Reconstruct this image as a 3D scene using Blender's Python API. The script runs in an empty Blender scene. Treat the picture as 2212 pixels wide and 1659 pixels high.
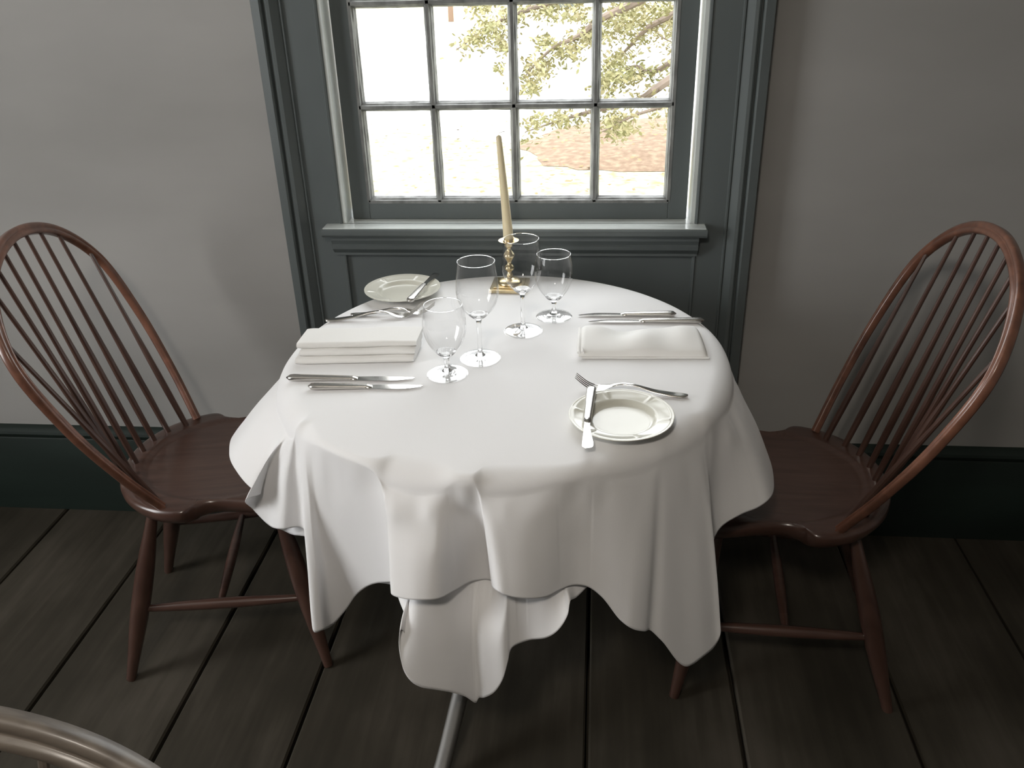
import bpy, bmesh, math, random
from mathutils import Vector, Matrix, noise
import numpy as np
R_ = math.radians
random.seed(7)
SC = bpy.context.scene
COL = SC.collection

# ------------------------------------------------------------------ camera
IW, IH, FPX = 2212, 1659, 1865.9
PITCH, YAW, ROLL, CH = .479226, -.105496, -.030703, 1.46
_F = np.array([math.sin(YAW)*math.cos(PITCH), math.cos(YAW)*math.cos(PITCH), -math.sin(PITCH)])
_R0 = np.array([math.cos(YAW), -math.sin(YAW), 0.]); _U0 = np.cross(_R0, _F)
_R = math.cos(ROLL)*_R0 + math.sin(ROLL)*_U0
_U = -math.sin(ROLL)*_R0 + math.cos(ROLL)*_U0
cd = bpy.data.cameras.new('camera'); cam = bpy.data.objects.new('camera', cd); COL.objects.link(cam)
cd.sensor_fit = 'HORIZONTAL'; cd.sensor_width = 36; cd.lens = FPX/IW*36; cd.clip_start = .02; cd.clip_end = 300
cam.matrix_world = Matrix(((_R[0], _U[0], -_F[0], 0), (_R[1], _U[1], -_F[1], 0), (_R[2], _U[2], -_F[2], CH), (0, 0, 0, 1)))
SC.camera = cam
SC.view_settings.view_transform = 'Standard'; SC.view_settings.look = 'None'
SC.view_settings.gamma = 1; SC.view_settings.use_curve_mapping = False
SC.view_settings.exposure = 0.0

# ------------------------------------------------------------------ light
SKY = 6.7
w = bpy.data.worlds.new('world'); SC.world = w; w.use_nodes = True
bg = w.node_tree.nodes['Background']; bg.inputs[0].default_value = (.97, .985, 1.0, 1); bg.inputs[1].default_value = SKY
def area(name, loc, rot, sx, sy, power, col, portal=False, spread=180):
    l = bpy.data.lights.new(name, 'AREA'); l.shape = 'RECTANGLE'; l.size = sx; l.size_y = sy; l.energy = power; l.color = col
    o = bpy.data.objects.new(name, l); COL.objects.link(o); o.location = loc; o.rotation_euler = rot
    l.spread = R_(spread)
    if portal: l.cycles.is_portal = True
    return o
area('window_portal', (-.187, 2.06, 1.57), (R_(-90), 0, 0), .80, 1.45, 1, (1, 1, 1), portal=True)
# daylight through the room's other window, in the left wall
area('side_window_daylight', (-2.56, .42, 1.42), (0, R_(-90), 0), 1.3, .95, 15, (1.0, .99, .965))
# warm lamp overhead behind the photographer
area('ceiling_lamp', (-.30, -.55, 2.36), (R_(18), 0, 0), .22, .22, 17, (1.0, .91, .80))

# ------------------------------------------------------------------ helpers
def mesh_obj(name, verts, faces, mat=None, parent=None, smooth=True, loc=None):
    me = bpy.data.meshes.new(name); me.from_pydata([tuple(v) for v in verts], [], faces); me.validate(); me.update()
    o = bpy.data.objects.new(name, me); COL.objects.link(o)
    if mat: me.materials.append(mat)
    if smooth:
        me.polygons.foreach_set('use_smooth', [True]*len(me.polygons))
    if parent: o.parent = parent
    if loc: o.location = loc
    return o
class MB:
    def __init__(s): s.v = []; s.f = []
    def add(s, v, f):
        n = len(s.v); s.v += [tuple(x) for x in v]; s.f += [tuple(i+n for i in q) for q in f]; return s
    def box(s, a, b):
        (x0, y0, z0), (x1, y1, z1) = a, b
        return s.add([(x0,y0,z0),(x1,y0,z0),(x1,y1,z0),(x0,y1,z0),(x0,y0,z1),(x1,y0,z1),(x1,y1,z1),(x0,y1,z1)],
                     [(0,3,2,1),(4,5,6,7),(0,1,5,4),(1,2,6,5),(2,3,7,6),(3,0,4,7)])
    def lathe(s, prof, n=48, c=(0, 0, 0), close=False):
        v = []; f = []; m = len(prof)
        for i in range(n):
            a = 2*math.pi*i/n
            for r, z in prof: v.append((c[0]+r*math.cos(a), c[1]+r*math.sin(a), c[2]+z))
        for i in range(n):
            j = (i+1) % n
            for k in range(m-1 if not close else m):
                l = (k+1) % m
                f.append((i*m+k, j*m+k, j*m+l, i*m+l))
        return s.add(v, f)
    def tube(s, pts, rad, n=12, caps=True, sect=None, up=None):
        """swept section; rad per point (scalar or (a,b)); sect unit-shape list"""
        P = [Vector(p) for p in pts]; m = len(P)
        if not isinstance(rad, (list, tuple)): rad = [rad]*m
        sect = sect or [(math.cos(2*math.pi*k/n), math.sin(2*math.pi*k/n)) for k in range(n)]
        n = len(sect); v = []; f = []
        T = [(P[min(i+1, m-1)]-P[max(i-1, 0)]).normalized() for i in range(m)]
        N = Vector(up) if up else (Vector((0, 0, 1)) if abs(T[0].z) < .9 else Vector((1, 0, 0)))
        for i in range(m):
            N = (Vector(up) if up else N); N = (N - T[i]*N.dot(T[i])).normalized(); B = T[i].cross(N)
            r = rad[i]; ra, rb = (r, r) if not isinstance(r, (tuple, list)) else r
            for a, b in sect: v.append(P[i] + B*(a*ra) + N*(b*rb))
        for i in range(m-1):
            for k in range(n):
                l = (k+1) % n; f.append((i*n+k, i*n+l, (i+1)*n+l, (i+1)*n+k))
        if caps: f.append(tuple(range(n-1, -1, -1))); f.append(tuple((m-1)*n+k for k in range(n)))
        return s.add(v, f)
    def build(s, name, mat=None, parent=None, smooth=True, bevel=0, seg=2, loc=None, sharp=35):
        o = mesh_obj(name, s.v, s.f, mat, parent, smooth, loc)
        bm = bmesh.new(); bm.from_mesh(o.data); bmesh.ops.recalc_face_normals(bm, faces=bm.faces); 
        if smooth:
            for e in bm.edges:
                if len(e.link_faces) == 2 and e.calc_face_angle(0) > R_(sharp): e.smooth = False
        bm.to_mesh(o.data); bm.free()
        if bevel:
            m = o.modifiers.new('bevel', 'BEVEL'); m.width = bevel; m.segments = seg; m.limit_method = 'ANGLE'; m.angle_limit = R_(30)
            m.harden_normals = False
        return o
def tag(o, label=None, cat=None, group=None, kind=None):
    if label: o['label'] = label
    if cat: o['category'] = cat
    if group: o['group'] = group
    if kind: o['kind'] = kind
    return o
def empty(name, loc=(0, 0, 0), rz=0, **k):
    o = bpy.data.objects.new(name, None); COL.objects.link(o); o.location = loc; o.rotation_euler = (0, 0, rz); o.empty_display_size = .05
    tag(o, **k); return o
def catmull(P, n=10):
    P = [np.array(p, float) for p in P]; Q = [2*P[0]-P[1]]+P+[2*P[-1]-P[-2]]; o = []
    for i in range(1, len(Q)-2):
        for k in range(n):
            t = k/n; o.append(.5*((2*Q[i])+(-Q[i-1]+Q[i+1])*t+(2*Q[i-1]-5*Q[i]+4*Q[i+1]-Q[i+2])*t*t+(-Q[i-1]+3*Q[i]-3*Q[i+1]+Q[i+2])*t**3))
    o.append(Q[-2]); return o

# ------------------------------------------------------------------ materials
def new_mat(name):
    m = bpy.data.materials.new(name); m.use_nodes = True; nt = m.node_tree; b = nt.nodes['Principled BSDF']; return m, nt, b
def nd(nt, t, **k):
    n = nt.nodes.new(t)
    for a, v in k.items():
        if a.startswith('i_'):
            key = a[2:]; key = int(key) if key.isdigit() else key
            n.inputs[key].default_value = v
        else: setattr(n, a, v)
    return n
def ramp(nt, fac, stops):
    r = nt.nodes.new('ShaderNodeValToRGB'); e = r.color_ramp.elements
    while len(e) < len(stops): e.new(.5)
    for x, (p, c) in zip(e, stops): x.position = p; x.color = (*c, 1)
    nt.links.new(fac, r.inputs[0]); return r.outputs[0]
def coords(nt, scale=(1, 1, 1), kind='Object', rot=(0, 0, 0)):
    tc = nt.nodes.new('ShaderNodeTexCoord'); mp = nt.nodes.new('ShaderNodeMapping'); mp.inputs['Scale'].default_value = scale; mp.inputs['Rotation'].default_value = rot
    nt.links.new(tc.outputs[kind], mp.inputs[0]); return mp.outputs[0]
def simple(name, col, rough=.5, metal=0, spec=.5, var=0, vscale=(4, 4, 4), bump=0, bscale=(40, 40, 40), coat=0, kind='Object', detail=4):
    m, nt, b = new_mat(name)
    b.inputs['Roughness'].default_value = rough; b.inputs['Metallic'].default_value = metal; b.inputs['Specular IOR Level'].default_value = spec
    b.inputs['Coat Weight'].default_value = coat; b.inputs['Coat Roughness'].default_value = .12
    b.inputs['Base Color'].default_value = (*col, 1)
    if var:
        n = nd(nt, 'ShaderNodeTexNoise'); n.inputs['Scale'].default_value = 1; n.inputs['Detail'].default_value = detail
        nt.links.new(coords(nt, vscale, kind), n.inputs['Vector'])
        o = ramp(nt, n.outputs[0], [(.3, tuple(x*(1-var) for x in col)), (.7, tuple(min(1, x*(1+var)) for x in col))])
        nt.links.new(o, b.inputs['Base Color'])
    if bump:
        n = nd(nt, 'ShaderNodeTexNoise'); n.inputs['Scale'].default_value = 1; n.inputs['Detail'].default_value = 3
        nt.links.new(coords(nt, bscale, kind), n.inputs['Vector'])
        bp = nd(nt, 'ShaderNodeBump'); bp.inputs['Strength'].default_value = 1; bp.inputs['Distance'].default_value = bump
        nt.links.new(n.outputs[0], bp.inputs['Height']); nt.links.new(bp.outputs[0], b.inputs['Normal'])
    return m
M = {}
M['plaster'] = simple('aged_plaster', (.355, .347, .332), .9, spec=.2, var=.10, vscale=(1.1, 1.1, 3.2), bump=.004, bscale=(3, 3, 9), kind='Object')
M['ceiling'] = simple('ceiling_paint', (.55, .54, .51), .95, spec=.1)
M['trim'] = simple('blue_grey_paint', (.108, .124, .124), .42, spec=.5, var=.07, vscale=(6, 6, 3), bump=.0007, bscale=(25, 25, 12))
M['muntin'] = simple('worn_blue_grey_paint', (.20, .205, .20), .45, spec=.5, var=.35, vscale=(40, 40, 20), bump=.001, bscale=(90, 90, 50))
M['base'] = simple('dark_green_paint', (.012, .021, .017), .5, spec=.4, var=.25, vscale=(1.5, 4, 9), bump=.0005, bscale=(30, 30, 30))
M['cloth'] = simple('white_linen', (.86, .855, .86), .92, spec=.15, bump=.00012, bscale=(900, 900, 900))
M['cloth'].node_tree.nodes['Principled BSDF'].inputs['Sheen Weight'].default_value = .15
M['napkin'] = simple('white_napkin_cotton', (.88, .87, .85), .9, spec=.15, bump=.0001, bscale=(1000, 1000, 1000))
M['china'] = simple('cream_china', (.67, .66, .585), .12, spec=.35, coat=.15)
M['steel'] = simple('polished_steel', (.74, .72, .69), .16, metal=1)
M['steelh'] = simple('brushed_steel_handle', (.62, .60, .57), .27, metal=1, bump=.00006, bscale=(100, 900, 900))
M['brass'] = simple('aged_brass', (.72, .60, .38), .3, metal=1, var=.15, vscale=(60, 60, 60))
M['wax'] = simple('ivory_wax', (.80, .70, .47), .45, spec=.4)
M['wax'].node_tree.nodes['Principled BSDF'].inputs['Subsurface Weight'].default_value = .25
M['wax'].node_tree.nodes['Principled BSDF'].inputs['Subsurface Radius'].default_value = (.01, .007, .004)
M['wick'] = simple('wick_cotton', (.45, .40, .30), .9)
M['etch'] = simple('dark_print', (.08, .08, .08), .6)
def wood(name, dark, light, rough, scale=(1, 1, 1), coat=.35, spec=.5):
    m, nt, b = new_mat(name); b.inputs['Roughness'].default_value = rough; b.inputs['Coat Weight'].default_value = coat; b.inputs['Coat Roughness'].default_value = .18
    b.inputs['Specular IOR Level'].default_value = spec
    n = nd(nt, 'ShaderNodeTexNoise'); n.inputs['Scale'].default_value = 1; n.inputs['Detail'].default_value = 7; n.inputs['Distortion'].default_value = .6
    nt.links.new(coords(nt, scale), n.inputs['Vector'])
    n2 = nd(nt, 'ShaderNodeTexNoise'); n2.inputs['Scale'].default_value = 5; n2.inputs['Detail'].default_value = 3
    nt.links.new(coords(nt, (1, 1, 1)), n2.inputs['Vector'])
    mx = nd(nt, 'ShaderNodeMix', data_type='FLOAT', i_0=.4); nt.links.new(n.outputs[0], mx.inputs[2]); nt.links.new(n2.outputs[0], mx.inputs[3])
    c = ramp(nt, mx.outputs[0], [(.33, dark), (.68, light)]); nt.links.new(c, b.inputs['Base Color'])
    bp = nd(nt, 'ShaderNodeBump'); bp.inputs['Strength'].default_value = .5; bp.inputs['Distance'].default_value = .0006
    nt.links.new(n.outputs[0], bp.inputs['Height']); nt.links.new(bp.outputs[0], b.inputs['Normal'])
    return m
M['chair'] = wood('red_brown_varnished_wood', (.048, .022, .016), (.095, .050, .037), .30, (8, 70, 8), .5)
M['bow'] = wood('lamplit_bent_wood', (.10, .042, .027), (.24, .105, .065), .34, (30, 30, 30), .5)  # chair wood made lighter and more orange, lamp light put into the colour
M['taupe'] = wood('taupe_glare_wood', (.075, .06, .048), (.20, .17, .14), .48, (60, 14, 60), .15)  # brown chair wood greyed, its glare is put into the colour
M['tleg'] = simple('grey_painted_metal', (.17, .165, .155), .45, metal=.2, var=.1, vscale=(20, 20, 20))
# floor boards
m, nt, b = new_mat('dark_floor_boards'); M['floor'] = m
b.inputs['Roughness'].default_value = .62; b.inputs['Specular IOR Level'].default_value = .25
n = nd(nt, 'ShaderNodeTexNoise'); n.inputs['Scale'].default_value = 1; n.inputs['Detail'].default_value = 5
nt.links.new(coords(nt, (4.5, 2.6, 1)), n.inputs['Vector'])
n2 = nd(nt, 'ShaderNodeTexNoise'); n2.inputs['Scale'].default_value = 1; n2.inputs['Detail'].default_value = 6; n2.inputs['Distortion'].default_value = .4
nt.links.new(coords(nt, (45, 3.0, 1)), n2.inputs['Vector'])
mx = nd(nt, 'ShaderNodeMix', data_type='FLOAT', i_0=.28); nt.links.new(n.outputs[0], mx.inputs[2]); nt.links.new(n2.outputs[0], mx.inputs[3])
nt.links.new(ramp(nt, mx.outputs[0], [(.34, (.026, .0225, .016)), (.5, (.045, .039, .029)), (.66, (.076, .066, .052))]), b.inputs['Base Color'])
bp = nd(nt, 'ShaderNodeBump'); bp.inputs['Distance'].default_value = .0012; bp.inputs['Strength'].default_value = .6
nt.links.new(mx.outputs[0], bp.inputs['Height']); nt.links.new(bp.outputs[0], b.inputs['Normal'])
# thin glass (bowls, panes) and solid glass (stems, feet)
def thin_glass(name, base=.035, edge=.55, tint=(1, 1, 1), power=3.0):
    m, nt, b = new_mat(name); nt.nodes.remove(b); out = nt.nodes['Material Output']
    tr = nd(nt, 'ShaderNodeBsdfTransparent'); tr.inputs[0].default_value = (*tint, 1)
    gl = nd(nt, 'ShaderNodeBsdfGlossy'); gl.inputs['Roughness'].default_value = .015
    lw = nd(nt, 'ShaderNodeLayerWeight'); lw.inputs[0].default_value = .5
    pw = nd(nt, 'ShaderNodeMath', operation='POWER'); pw.inputs[1].default_value = power; nt.links.new(lw.outputs['Facing'], pw.inputs[0])
    mr = nd(nt, 'ShaderNodeMapRange'); mr.inputs['To Min'].default_value = base; mr.inputs['To Max'].default_value = edge; nt.links.new(pw.outputs[0], mr.inputs[0])
    mx = nd(nt, 'ShaderNodeMixShader'); nt.links.new(mr.outputs[0], mx.inputs[0]); nt.links.new(tr.outputs[0], mx.inputs[1]); nt.links.new(gl.outputs[0], mx.inputs[2])
    nt.links.new(mx.outputs[0], out.inputs[0]); return m
M['bowl'] = thin_glass('thin_clear_glass', .045, .75, (.98, .98, .98), 2.6)
M['foot'] = thin_glass('glass_foot', .10, .75, (.99, .99, .99), 2.2)
M['pane'] = thin_glass('window_glass', .02, .5, (.985, .99, .985), 4)
m, nt, b = new_mat('solid_clear_glass'); M['glass'] = m
b.inputs['Transmission Weight'].default_value = 1; b.inputs['Roughness'].default_value = 0; b.inputs['IOR'].default_value = 1.5; b.inputs['Base Color'].default_value = (1, 1, 1, 1)

# ------------------------------------------------------------------ room shell
WY = 1.97; FY = 1.95               # plaster plane, face of casing and baseboard
XL, XR, YB, ZC = -2.5, 2.3, -3.2, 2.5
WX0, WX1, WZ0, WZ1 = -.596, .222, .862, 2.28     # window opening
def wall_with_hole(name, x0, x1, y, z1, hx0, hx1, hz0, hz1, th):
    mb = MB()
    for a, b_ in (((x0, -.06), (hx0, z1)), ((hx1, -.06), (x1, z1)), ((hx0, -.06), (hx1, hz0)), ((hx0, hz1), (hx1, z1))):
        mb.box((a[0], y, a[1]), (b_[0], y+th, b_[1]))
    return mb.build(name, M['plaster'], smooth=False)
tag(wall_with_hole('wall_back', XL, XR, WY, ZC, WX0, WX1, WZ0-.03, WZ1, .16), kind='structure')
mb = MB()   # left wall with the other window's opening
for a, b_ in (((YB, -.06), (-.07, ZC)), ((.91, -.06), (WY+.16, ZC)), ((-.07, -.06), (.91, .75)), ((-.07, 2.08), (.91, ZC))):
    mb.box((XL-.05, a[0], a[1]), (XL, b_[0], b_[1]))
tag(mb.build('wall_left', M['plaster'], smooth=False), kind='structure')
tag(MB().box((XR, YB, -.06), (XR+.1, WY+.16, ZC)).build('wall_right', M['plaster'], smooth=False), kind='structure')
tag(MB().box((XL-.05, YB-.1, -.06), (XR+.1, YB, ZC)).build('wall_front', M['plaster'], smooth=False), kind='structure')
tag(MB().box((XL-.05, YB-.1, ZC), (XR+.1, WY+.16, ZC+.1)).build('ceiling', M['ceiling'], smooth=False), kind='structure')
seams = [XL, -2.19, -1.86, -1.53, -1.205, -.874, -.60, -.279, .0, .314, .654, .97, 1.27, 1.60, 1.93, XR]
mb = MB(); rs = random.Random(3)
for a, b_ in zip(seams[:-1], seams[1:]):
    g = .0035; n = 24; h0 = {(.314): .0065}.get(a, rs.uniform(-.0015, .001))
    vs = []; fs = []
    prof = [(a+g, -.03), (a+g, -.004), (a+g+.004, 0), (b_-g-.004, 0), (b_-g, -.004), (b_-g, -.03)]
    ys = [YB+(WY-YB)*i/60 for i in range(61)]; k = len(prof)
    for y in ys:
        for (x, z) in prof:
            wob = .0016*noise.noise(Vector((a*7+(1 if x > (a+b_)/2 else 0)*3.1+13, y*2.2, 0)))
            edge = x < a+.02 or x > b_-.02
            vs.append((x+(wob if edge else 0), y, z+h0))
    for i in range(60):
        for j in range(k-1): fs.append((i*k+j, i*k+j+1, (i+1)*k+j+1, (i+1)*k+j))
    mb.add(vs, fs)
mb.box((XL, YB, -.06), (XR, WY, -.031))
tag(mb.build('floor', M['floor'], smooth=True, sharp=25), kind='structure')

def extrude_x(prof, x0, x1, name, mat, parent=None, bevel=0, nx=1):
    """prof = closed (y,z) list"""
    k = len(prof); v = []; f = []
    for i in range(nx+1):
        x = x0+(x1-x0)*i/nx
        v += [(x, y, z) for y, z in prof]
    for i in range(nx):
        for j in range(k): l = (j+1) % k; f.append((i*k+j, i*k+l, (i+1)*k+l, (i+1)*k+j))
    f.append(tuple(range(k))[::-1]); f.append(tuple(nx*k+j for j in range(k)))
    return MB().add(v, f).build(name, mat, parent, smooth=True, sharp=28, bevel=bevel)
bprof = [(WY, 0), (FY, 0), (FY, .238), (FY+.002, .243), (FY-.002, .248), (FY-.004, .256), (FY-.002, .263), (FY+.004, .268), (FY+.012, .274), (WY, .276)]
CX0, CX1 = -.735, .353
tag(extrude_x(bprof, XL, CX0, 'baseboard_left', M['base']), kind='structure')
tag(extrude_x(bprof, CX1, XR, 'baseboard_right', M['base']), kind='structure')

# ------------------------------------------------------------------ window: casing, sashes, sill, apron
WIN = empty('window_1', (0, 0, 0), kind='structure')
def extrude_z(prof, z0, z1, name, mat, parent):
    k = len(prof); v = [(x, y, z0) for x, y in prof]+[(x, y, z1) for x, y in prof]
    f = [(j, (j+1) % k, k+(j+1) % k, k+j) for j in range(k)]+[tuple(range(k))[::-1], tuple(range(k, 2*k))]
    return MB().add(v, f).build(name, mat, parent, smooth=True, sharp=28)
def casing_prof(xo, xi):
    """from outer edge to inner edge; s = direction towards the opening"""
    s = 1 if xi > xo else -1; P = lambda d, y: (xo+s*d, FY+y)
    w_ = abs(xi-xo)
    return [P(0, .03), P(0, -.022), P(.002, -.026), P(.020, -.028), P(.023, -.024), P(.0245, -.012), P(.027, -.012), P(.029, -.019), P(.033, -.022), P(.040, -.021),
            P(.046, -.014), P(.052, -.008), P(.055, -.004), P(.057, -.007), P(.060, -.007), P(.062, -.001),
            P(w_-.008, 0), P(w_-.006, -.003), P(w_-.002, -.002), P(w_, .002), P(w_, .03)]
extrude_z(casing_prof(CX0, WX0-.002), 0, 2.40, 'window_casing', M['trim'], WIN)
extrude_z(casing_prof(CX1, WX1+.002), 0, 2.40, 'window_casing', M['trim'], WIN)
MB().box((CX0, FY-.026, WZ1), (CX1, WY, WZ1+.12)).build('head_casing', M['trim'], WIN, smooth=False, bevel=.004)
JY = 1.985
mb = MB()
mb.box((WX0-.03, FY+.002, WZ0-.02), (WX0+.008, JY+.10, WZ1)); mb.box((WX1-.008, FY+.002, WZ0-.02), (WX1+.03, JY+.10, WZ1)); mb.box((WX0, FY+.002, WZ1-.01), (WX1, JY+.1, WZ1+.03))
mb.build('jamb', simple('window_lit_grey_paint', (.62, .66, .64), .35, spec=.5, var=.08, vscale=(20, 20, 20)), WIN, smooth=False, bevel=.002)  # jamb colour lightened to carry the window light it reflects
# panel under the sill
AX0, AX1 = WX0-.004, WX1+.004
def panel_frame():
    mb = MB()
    mb.box((AX0, FY+.007, 0), (AX1, WY, .79))
    return mb
panel_frame().build('apron_panel', M['trim'], WIN, smooth=False)
# sill board with nosing, cove mouldings beneath
SX0, SX1 = -.640, .250
SF = 1.905
def prism_x(prof, x0, x1, xa, xb):
    """prof (y,z); ends x0..x1; returns simple prism"""
    k = len(prof); v = [(x0, y, z) for y, z in prof]+[(x1, y, z) for y, z in prof]
    f = [(j, (j+1) % k, k+(j+1) % k, k+j) for j in range(k)]+[tuple(range(k))[::-1], tuple(range(k, 2*k))]
    return v, f
zt = WZ0
nos = [(FY+.002, zt-.022), (FY+.002, zt), (SF+.005, zt-.001), (SF+.001, zt-.004), (SF, zt-.009), (SF+.001, zt-.015), (SF+.005, zt-.020), (SF+.012, zt-.022)]
mb = MB(); mb.add(*prism_x(nos, SX0, SX1, 0, 0)); mb.build('sill_nosing', M['trim'], WIN, smooth=True, sharp=25)
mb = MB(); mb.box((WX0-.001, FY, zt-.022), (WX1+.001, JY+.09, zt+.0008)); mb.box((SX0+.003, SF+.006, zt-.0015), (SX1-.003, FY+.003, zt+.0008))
mb.build('window_sill', simple('worn_skylit_sill_paint', (.62, .655, .64), .15, spec=.6, var=.16, vscale=(3, 30, 30), bump=.0012, bscale=(5, 60, 60)), WIN, smooth=True, sharp=25)  # top board paler than the nosing: wear plus sky light put into the paint
cove = [(FY+.002, zt-.075), (FY+.002, zt-.023), (SF+.016, zt-.023), (SF+.017, zt-.032), (SF+.022, zt-.040), (SF+.024, zt-.043), (SF+.020, zt-.046), (SF+.022, zt-.055), (SF+.030, zt-.063), (SF+.036, zt-.068), (SF+.036, zt-.074)]
mb = MB(); mb.add(*prism_x(cove, SX0+.016, SX1-.016, 0, 0)); mb.build('sill_moulding', M['trim'], WIN, smooth=True, sharp=25)
# sashes
PX0, PX1 = -.187-.36, -.187+.36; NP = 4; PW = .1815
cx = -.187
SXA, SXB = WX0+.014, WX1-.014
xs = [cx-2*PW, cx-PW, cx, cx+PW, cx+2*PW]
def sash(y, z0, rails, ztop, name):
    root_z = rails
    fr = MB(); th = .032
    gl0, gl1 = xs[0]+.011, xs[-1]-.011
    fr.box((SXA, y, z0), (gl0, y+th, ztop)); fr.box((gl1, y, z0), (SXB, y+th, ztop))
    fr.box((gl0, y, z0), (gl1, y+th, rails[0]-.0)); fr.box((gl0, y, rails[-1]), (gl1, y+th, ztop))
    s = fr.build(name, M['trim'], WIN, smooth=False, bevel=.0015)
    mu = MB()
    def bar(p, q, horiz, half=False, sgn=1):
        # moulded muntin section (room side stepped); local a across, b depth
        sec = [(-.0035, -.001), (.0035, -.001), (.0045, .003), (.0075, .006), (.008, .010), (.0105, .014), (.0105, .019), (.007, .028), (-.007, .028), (-.0105, .019), (-.0105, .014), (-.008, .010), (-.0075, .006), (-.0045, .003)]
        v = []; f = []; k = len(sec); N = 40
        for i in range(N+1):
            t = i/N; c_ = Vector(p).lerp(Vector(q), t)
            for (a, b_) in sec:
                wob = 1+.10*noise.noise(c_*31+Vector((a*300, 0, b_*90)))
                if horiz: v.append((c_.x, y+b_, c_.z+a*wob))
                else: v.append((c_.x+a*wob, y+b_, c_.z))
        for i in range(N):
            for j in range(k): l = (j+1) % k; f.append((i*k+j, i*k+l, (i+1)*k+l, (i+1)*k+j))
        mu.add(v, f)
    for x in xs[1:-1]: bar((x, 0, rails[0]), (x, 0, rails[-1]), False)
    for z in rails[1:-1]: bar((gl0, 0, z), (gl1, 0, z), True)
    # glazing mould + irregular putty round the frame of the glass field
    for x in (gl0, gl1): bar((x, 0, rails[0]), (x, 0, rails[-1]), False)
    for z in (rails[0], rails[-1]): bar((gl0, 0, z), (gl1, 0, z), True)
    mu.build('muntin_grid', M['muntin'], WIN, smooth=True, sharp=30)
    gp = MB().box((gl0, y+.017, rails[0]), (gl1, y+.0195, rails[-1])); g = gp.build('panes', M['pane'], WIN, smooth=False)
    return s
ZR = [.905, 1.122, 1.338, 1.555]
sash(JY, WZ0+.0015, ZR, 1.60, 'lower_sash')
sash(JY+.042, 1.565, [1.60, 1.817, 2.034, 2.245], WZ1-.005, 'upper_sash')

# ------------------------------------------------------------------ table
TX, TY, TR, TZ = -.170, 1.477, .428, .757
tb = empty('round_table', (TX, TY, 0), label='round pedestal table hidden under the white cloths, one curved grey leg showing', cat='table')
MB().lathe([(0, TZ-.008), (TR-.030, TZ-.008), (TR-.022, TZ-.014), (TR-.022, TZ-.026), (TR-.028, TZ-.032), (0, TZ-.032)], 96).build('tabletop', M['tleg'], tb)
MB().lathe([(0, TZ-.03), (.14, TZ-.03), (.14, TZ-.045), (.045, TZ-.06), (.035, .50), (.040, .32), (.050, .28), (.050, .20), (.030, .17), (0, .17)], 40).build('pedestal', M['tleg'], tb)
for a in (-107, 13, 133):
    ca, sa = math.cos(R_(a)), math.sin(R_(a))
    pp = catmull([(.03, .25), (.10, .258), (.20, .205), (.28, .125), (.345, .055), (.385, .022), (.43, .013), (.455, .012)], 6)
    P = [(ca*r, sa*r, z) for r, z in pp]; n_ = len(P)
    sec = [(-1, -.7), (-.7, -1), (.7, -1), (1, -.7), (1, .7), (.7, 1), (-.7, 1), (-1, .7)]
    MB().tube(P, [(.0135, .017-.006*i/n_) for i in range(n_)], sect=sec, up=(0, 0, 1)).build('leg', M['tleg'], tb, sharp=60)

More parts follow.
